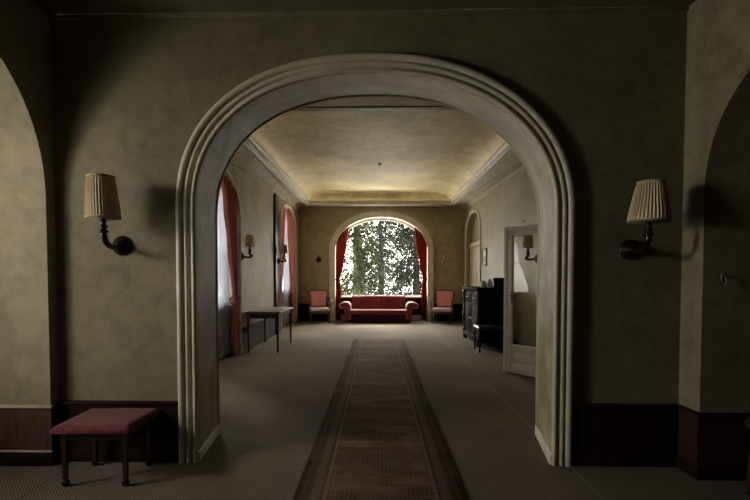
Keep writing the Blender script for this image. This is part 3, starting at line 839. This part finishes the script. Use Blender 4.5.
for s in (-1, 1):
    a_ = MB(); q = [(s*x, z) for x, z in pr]
    a_.prism(q, lambda x, z: (x, -.40, z), lambda x, z: (x, .34, z))
    ao = a_.build('armrest', M['sofa_red'], t, autosmooth=radians(45))
    for p_ in ao.data.polygons: p_.use_smooth = len(p_.vertices) == 4
    e_ = MB(); e_.tube([(x, -.402, z) for x, z in q[:11]], .013, 8, sub=2); e_.build('piping', M['sofa_edge'], ao)
e_ = MB(); e_.tube([(-.82, -.415, .365), (-.3, -.425, .372), (.3, -.425, .372), (.82, -.415, .365)], .010, 8); e_.build('piping', M['sofa_edge'], t)
for x in (-.85, .85):
    for y in (-.30, .30):
        MB().lathe([(0, 0), (.025, 0), (.035, .03), (.03, .065), (0, .066)], 14, x, y).build('foot', M['dark_wood'], t)

# ------------------------------------------------------------------ black sideboard on the right wall
t = thing('sideboard', 'black carved wooden sideboard with turned corner columns on the right wall', 'sideboard', (2.19, 9.0, 0))
E_ = M['ebony']                                          # front faces -x
MB().box(-.27, .33, -.70, .70, .16, 1.08, .006).build('carcass', E_, t)
MB().box(-.355, .345, -.76, .76, 1.08, 1.125, .012).box(-.32, .335, -.73, .73, 1.05, 1.08, .008).build('top', E_, t)
MB().box(-.33, .335, -.73, .73, .10, .17, .01).build('plinth', E_, t)
for y in (-.345, .345):
    d = MB().box(-.292, -.27, y-.325, y+.325, .20, .78, .006).box(-.302, -.29, y-.24, y+.24, .28, .70, .008).build('door', E_, t)
    MB().lathe([(0, 0), (.012, 0), (.010, .012), (.018, .02), (.014, .032), (0, .034)], 12, mtx=Matrix.Translation((-.292, y-copysign(.27, y), .5)) @ Matrix.Rotation(-pi/2, 4, 'Y')).build('knob', M['brass'], d)
    d = MB().box(-.292, -.27, y-.325, y+.325, .82, 1.02, .006).build('drawer', E_, t)
    MB().tube([(-.292, y-.07, .93), (-.32, y-.04, .915), (-.32, y+.04, .915), (-.292, y+.07, .93)], .007, 8).build('handle', M['brass'], d)
cp_ = [(0, .17), (.04, .17), (.045, .20), (.03, .23), (.024, .27), (.035, .36), (.05, .46), (.052, .54), (.036, .60), (.028, .63), (.045, .66), (.03, .69), (.026, .78), (.036, .90), (.028, .95), (.046, .98), (.05, 1.05), (0, 1.052)]
for y in (-.66, .66):
    MB().lathe(cp_, 18, -.30, y).build('column', M['chair_wood'], t)
for x in (-.28, .27):
    for y in (-.66, .66):
        MB().lathe([(0, 0), (.03, 0), (.05, .03), (.05, .06), (.03, .09), (.035, .102), (0, .102)], 16, x, y).build('foot', E_, t)
# things on it
def jar(label, loc, r, h, name='jar'):
    t = thing(name, label, 'jar', loc, 0, 'jars on the sideboard')
    MB().lathe([(0, 0), (r*.8, 0), (r, h*.15), (r, h*.65), (r*.7, h*.8), (r*.72, h*.84), (0, h*.84)], 20).build('body', M['ceramic'], t)
    MB().lathe([(0, h*.84), (r*.78, h*.84), (r*.78, h*.9), (r*.3, h*.95), (r*.2, h), (0, h)], 20).build('lid', M['ceramic'], t)
jar('smaller cream lidded jar on the sideboard, nearer the far wall', (2.03, 8.55, 1.125), .055, .14)
jar('taller cream lidded jar on the sideboard, close to the black box', (2.13, 8.46, 1.125), .06, .17)
t = thing('lidded_box', 'flat black lidded box lying on top of the sideboard', 'box', (2.36, 8.72, 1.125))
MB().box(-.14, .13, -.20, .20, 0, .15, .008).build('body', M['black_box'], t)
MB().box(-.15, .14, -.21, .21, .151, .19, .01).build('lid', M['black_box'], t)

# picture on the right wall
t = thing('framed_picture', 'small dark framed picture on the right wall above the sideboard', 'picture', (XR, 10.62, 1.80))
o = MB()
for y0, y1, z0, z1 in ((-.20, .20, .17, .21), (-.20, .20, -.21, -.17), (-.20, -.16, -.17, .17), (.16, .20, -.17, .17)): o.box(-.028, 0, y0, y1, z0, z1, .004)
o.build('frame', M['dark_wood'], t)
o = MB(); o.box(-.012, -.002, -.16, .16, -.17, .17); pp = o.build('mount', M['paper'], t)
o = MB(); o.box(-.0135, -.012, -.055, .055, -.11, .02); o.build('print', M['panel'], pp)

# ------------------------------------------------------------------ outside
struct(MB().add([(-40, YF+.7, -.5), (40, YF+.7, -.5), (40, 70, -.5), (-40, 70, -.5)], [(0, 1, 2, 3)]).build('ground', M['snow']))
def conifer(label, x, y, h, r, mat, trunk_r, nb, sprays, seed, droop=.5, size=.34):
    rnd = random.Random(seed)
    t = thing('conifer_tree', label, 'tree', (x, y, -.5), 0, 'conifers outside the great window')
    tr = MB(); tr.tube([(0, 0, -.2), (.05, 0, h*.3), (-.04, .03, h*.6), (0, 0, h)], [trunk_r*1.15, trunk_r, trunk_r*.6, .03], 12, sub=5)
    tr.build('trunk', M['bark'] if seed == 1 else M['bark_dark'], t)
    fo = MB(); vs = []; fs = []
    for b in range(nb):
        z0 = .25+(h-.4)*(b+rnd.random())/nb; th = rnd.uniform(0, 2*pi)
        Lb = r*(1-.75*z0/h)*rnd.uniform(.65, 1.15)
        for k in range(sprays):
            q = .14+.86*(k+rnd.random())/sprays
            p = Vector((cos(th)*Lb*q, sin(th)*Lb*q, z0+.25*Lb*q-droop*Lb*q*q))
            p += Vector((rnd.gauss(0, .16), rnd.gauss(0, .16), rnd.gauss(-.08, .13)))
            d = Vector((cos(th)+rnd.gauss(0, .7), sin(th)+rnd.gauss(0, .7), rnd.gauss(-.55, .5))).normalized()
            w = d.cross(Vector((rnd.gauss(0, 1), rnd.gauss(0, 1), rnd.gauss(0, 1)))).normalized()
            L = size*rnd.uniform(.5, 1.3); wd = L*rnd.uniform(.16, .30); o_ = len(vs)
            bend = Vector((0, 0, -.18*L))
            vs += [p, p+d*L*.4+w*wd, p+d*L+bend, p+d*L*.45-w*wd, p+d*L*.5+Vector((0, 0, .05*L))]
            fs += [(o_, o_+1, o_+4), (o_+1, o_+2, o_+4), (o_+2, o_+3, o_+4), (o_+3, o_, o_+4)]
    fo.add(vs, fs, False); fo.build('foliage', mat, t)
    return t
conifer('nearest conifer with mossy yellow trunk, left of centre outside the great window', -.9, 19.5, 6.6, 1.75, M['leaf_a'], .28, 100, 58, 1, .45, .17)
conifer('grey green conifer outside the great window, right of the mossy trunk', 1.9, 22.5, 7.0, 2.1, M['leaf_b'], .16, 130, 84, 2, .5, .19)
conifer('distant grey conifer filling the left of the great window', -3.4, 27, 8, 2.8, M['leaf_b'], .2, 130, 52, 3, .45, .22)
conifer('distant grey conifer filling the right of the great window', 5.4, 29, 8, 2.8, M['leaf_b'], .2, 120, 75, 4, .45, .22)
conifer('distant conifer behind the mossy trunk in the middle of the great window', .2, 33.5, 8.5, 2.8, M['leaf_b'], .2, 120, 62, 5, .45, .23)

# ------------------------------------------------------------------ light
w = bpy.data.worlds.new('sky'); SC.world = w; w.use_nodes = True
nt = w.node_tree; bg = nt.nodes['Background']
bg.inputs[0].default_value = (1.0, .945, .845, 1); bg.inputs[1].default_value = 5.2
sl = bpy.data.lights.new('low_winter_sun', 'SUN'); sl.energy = 36; sl.angle = radians(70); sl.color = (1, .96, .88)
so = bpy.data.objects.new('low_winter_sun', sl); COL.objects.link(so); so.rotation_euler = (radians(-56), 0, 0)
def area(name, loc, rot, sx, sy, power=None, color=(1, 1, 1)):
    l = bpy.data.lights.new(name, 'AREA'); l.shape = 'RECTANGLE'; l.size = sx; l.size_y = sy; l.color = color
    if power is None: l.cycles.is_portal = True
    else: l.energy = power
    o = bpy.data.objects.new(name, l); COL.objects.link(o); o.location = loc; o.rotation_euler = rot; return o
area('portal_great_window', (.09, YF+.42, 1.9), (-pi/2, 0, 0), 2.9, 2.6)
area('portal_near_left', (XL-REV-.05, 6.44, 1.5), (0, -pi/2, 0), 3.1, 2.2)
area('portal_far_left', (XL-REV-.05, 11.66, 1.6), (0, -pi/2, 0), 3.3, 2.1)
area('niche_daylight', (WX-.8, 1.62, 2.2), (0, -pi/2, 0), .6, .55, 40, (1, .91, .74)).data.spread = radians(132)
area('ceiling_fill', (.09, YF+1.5, .25), (radians(-148), 0, 0), 4.5, 1.5, 230, (1, .93, .76))  # added lamp below the sill, brightens the ceiling in place of snow bounce

# ------------------------------------------------------------------ camera
cam = bpy.data.cameras.new('camera'); co = bpy.data.objects.new('camera', cam); COL.objects.link(co)
cam.sensor_width = 36; cam.lens = 440/750*36
cam.shift_x = 6/750; cam.shift_y = 39.8/750; cam.clip_end = 300
co.location = (0, 0, 1.35); co.rotation_euler = (radians(90-1.8), 0, radians(1.2))
SC.camera = co
vs_ = SC.view_settings; vs_.view_transform = 'Standard'; vs_.look = 'None'; vs_.exposure = 0; vs_.gamma = 1
SC.cycles.use_denoising = True
SC.cycles.max_bounces = 10; SC.cycles.diffuse_bounces = 6; SC.cycles.transparent_max_bounces = 12
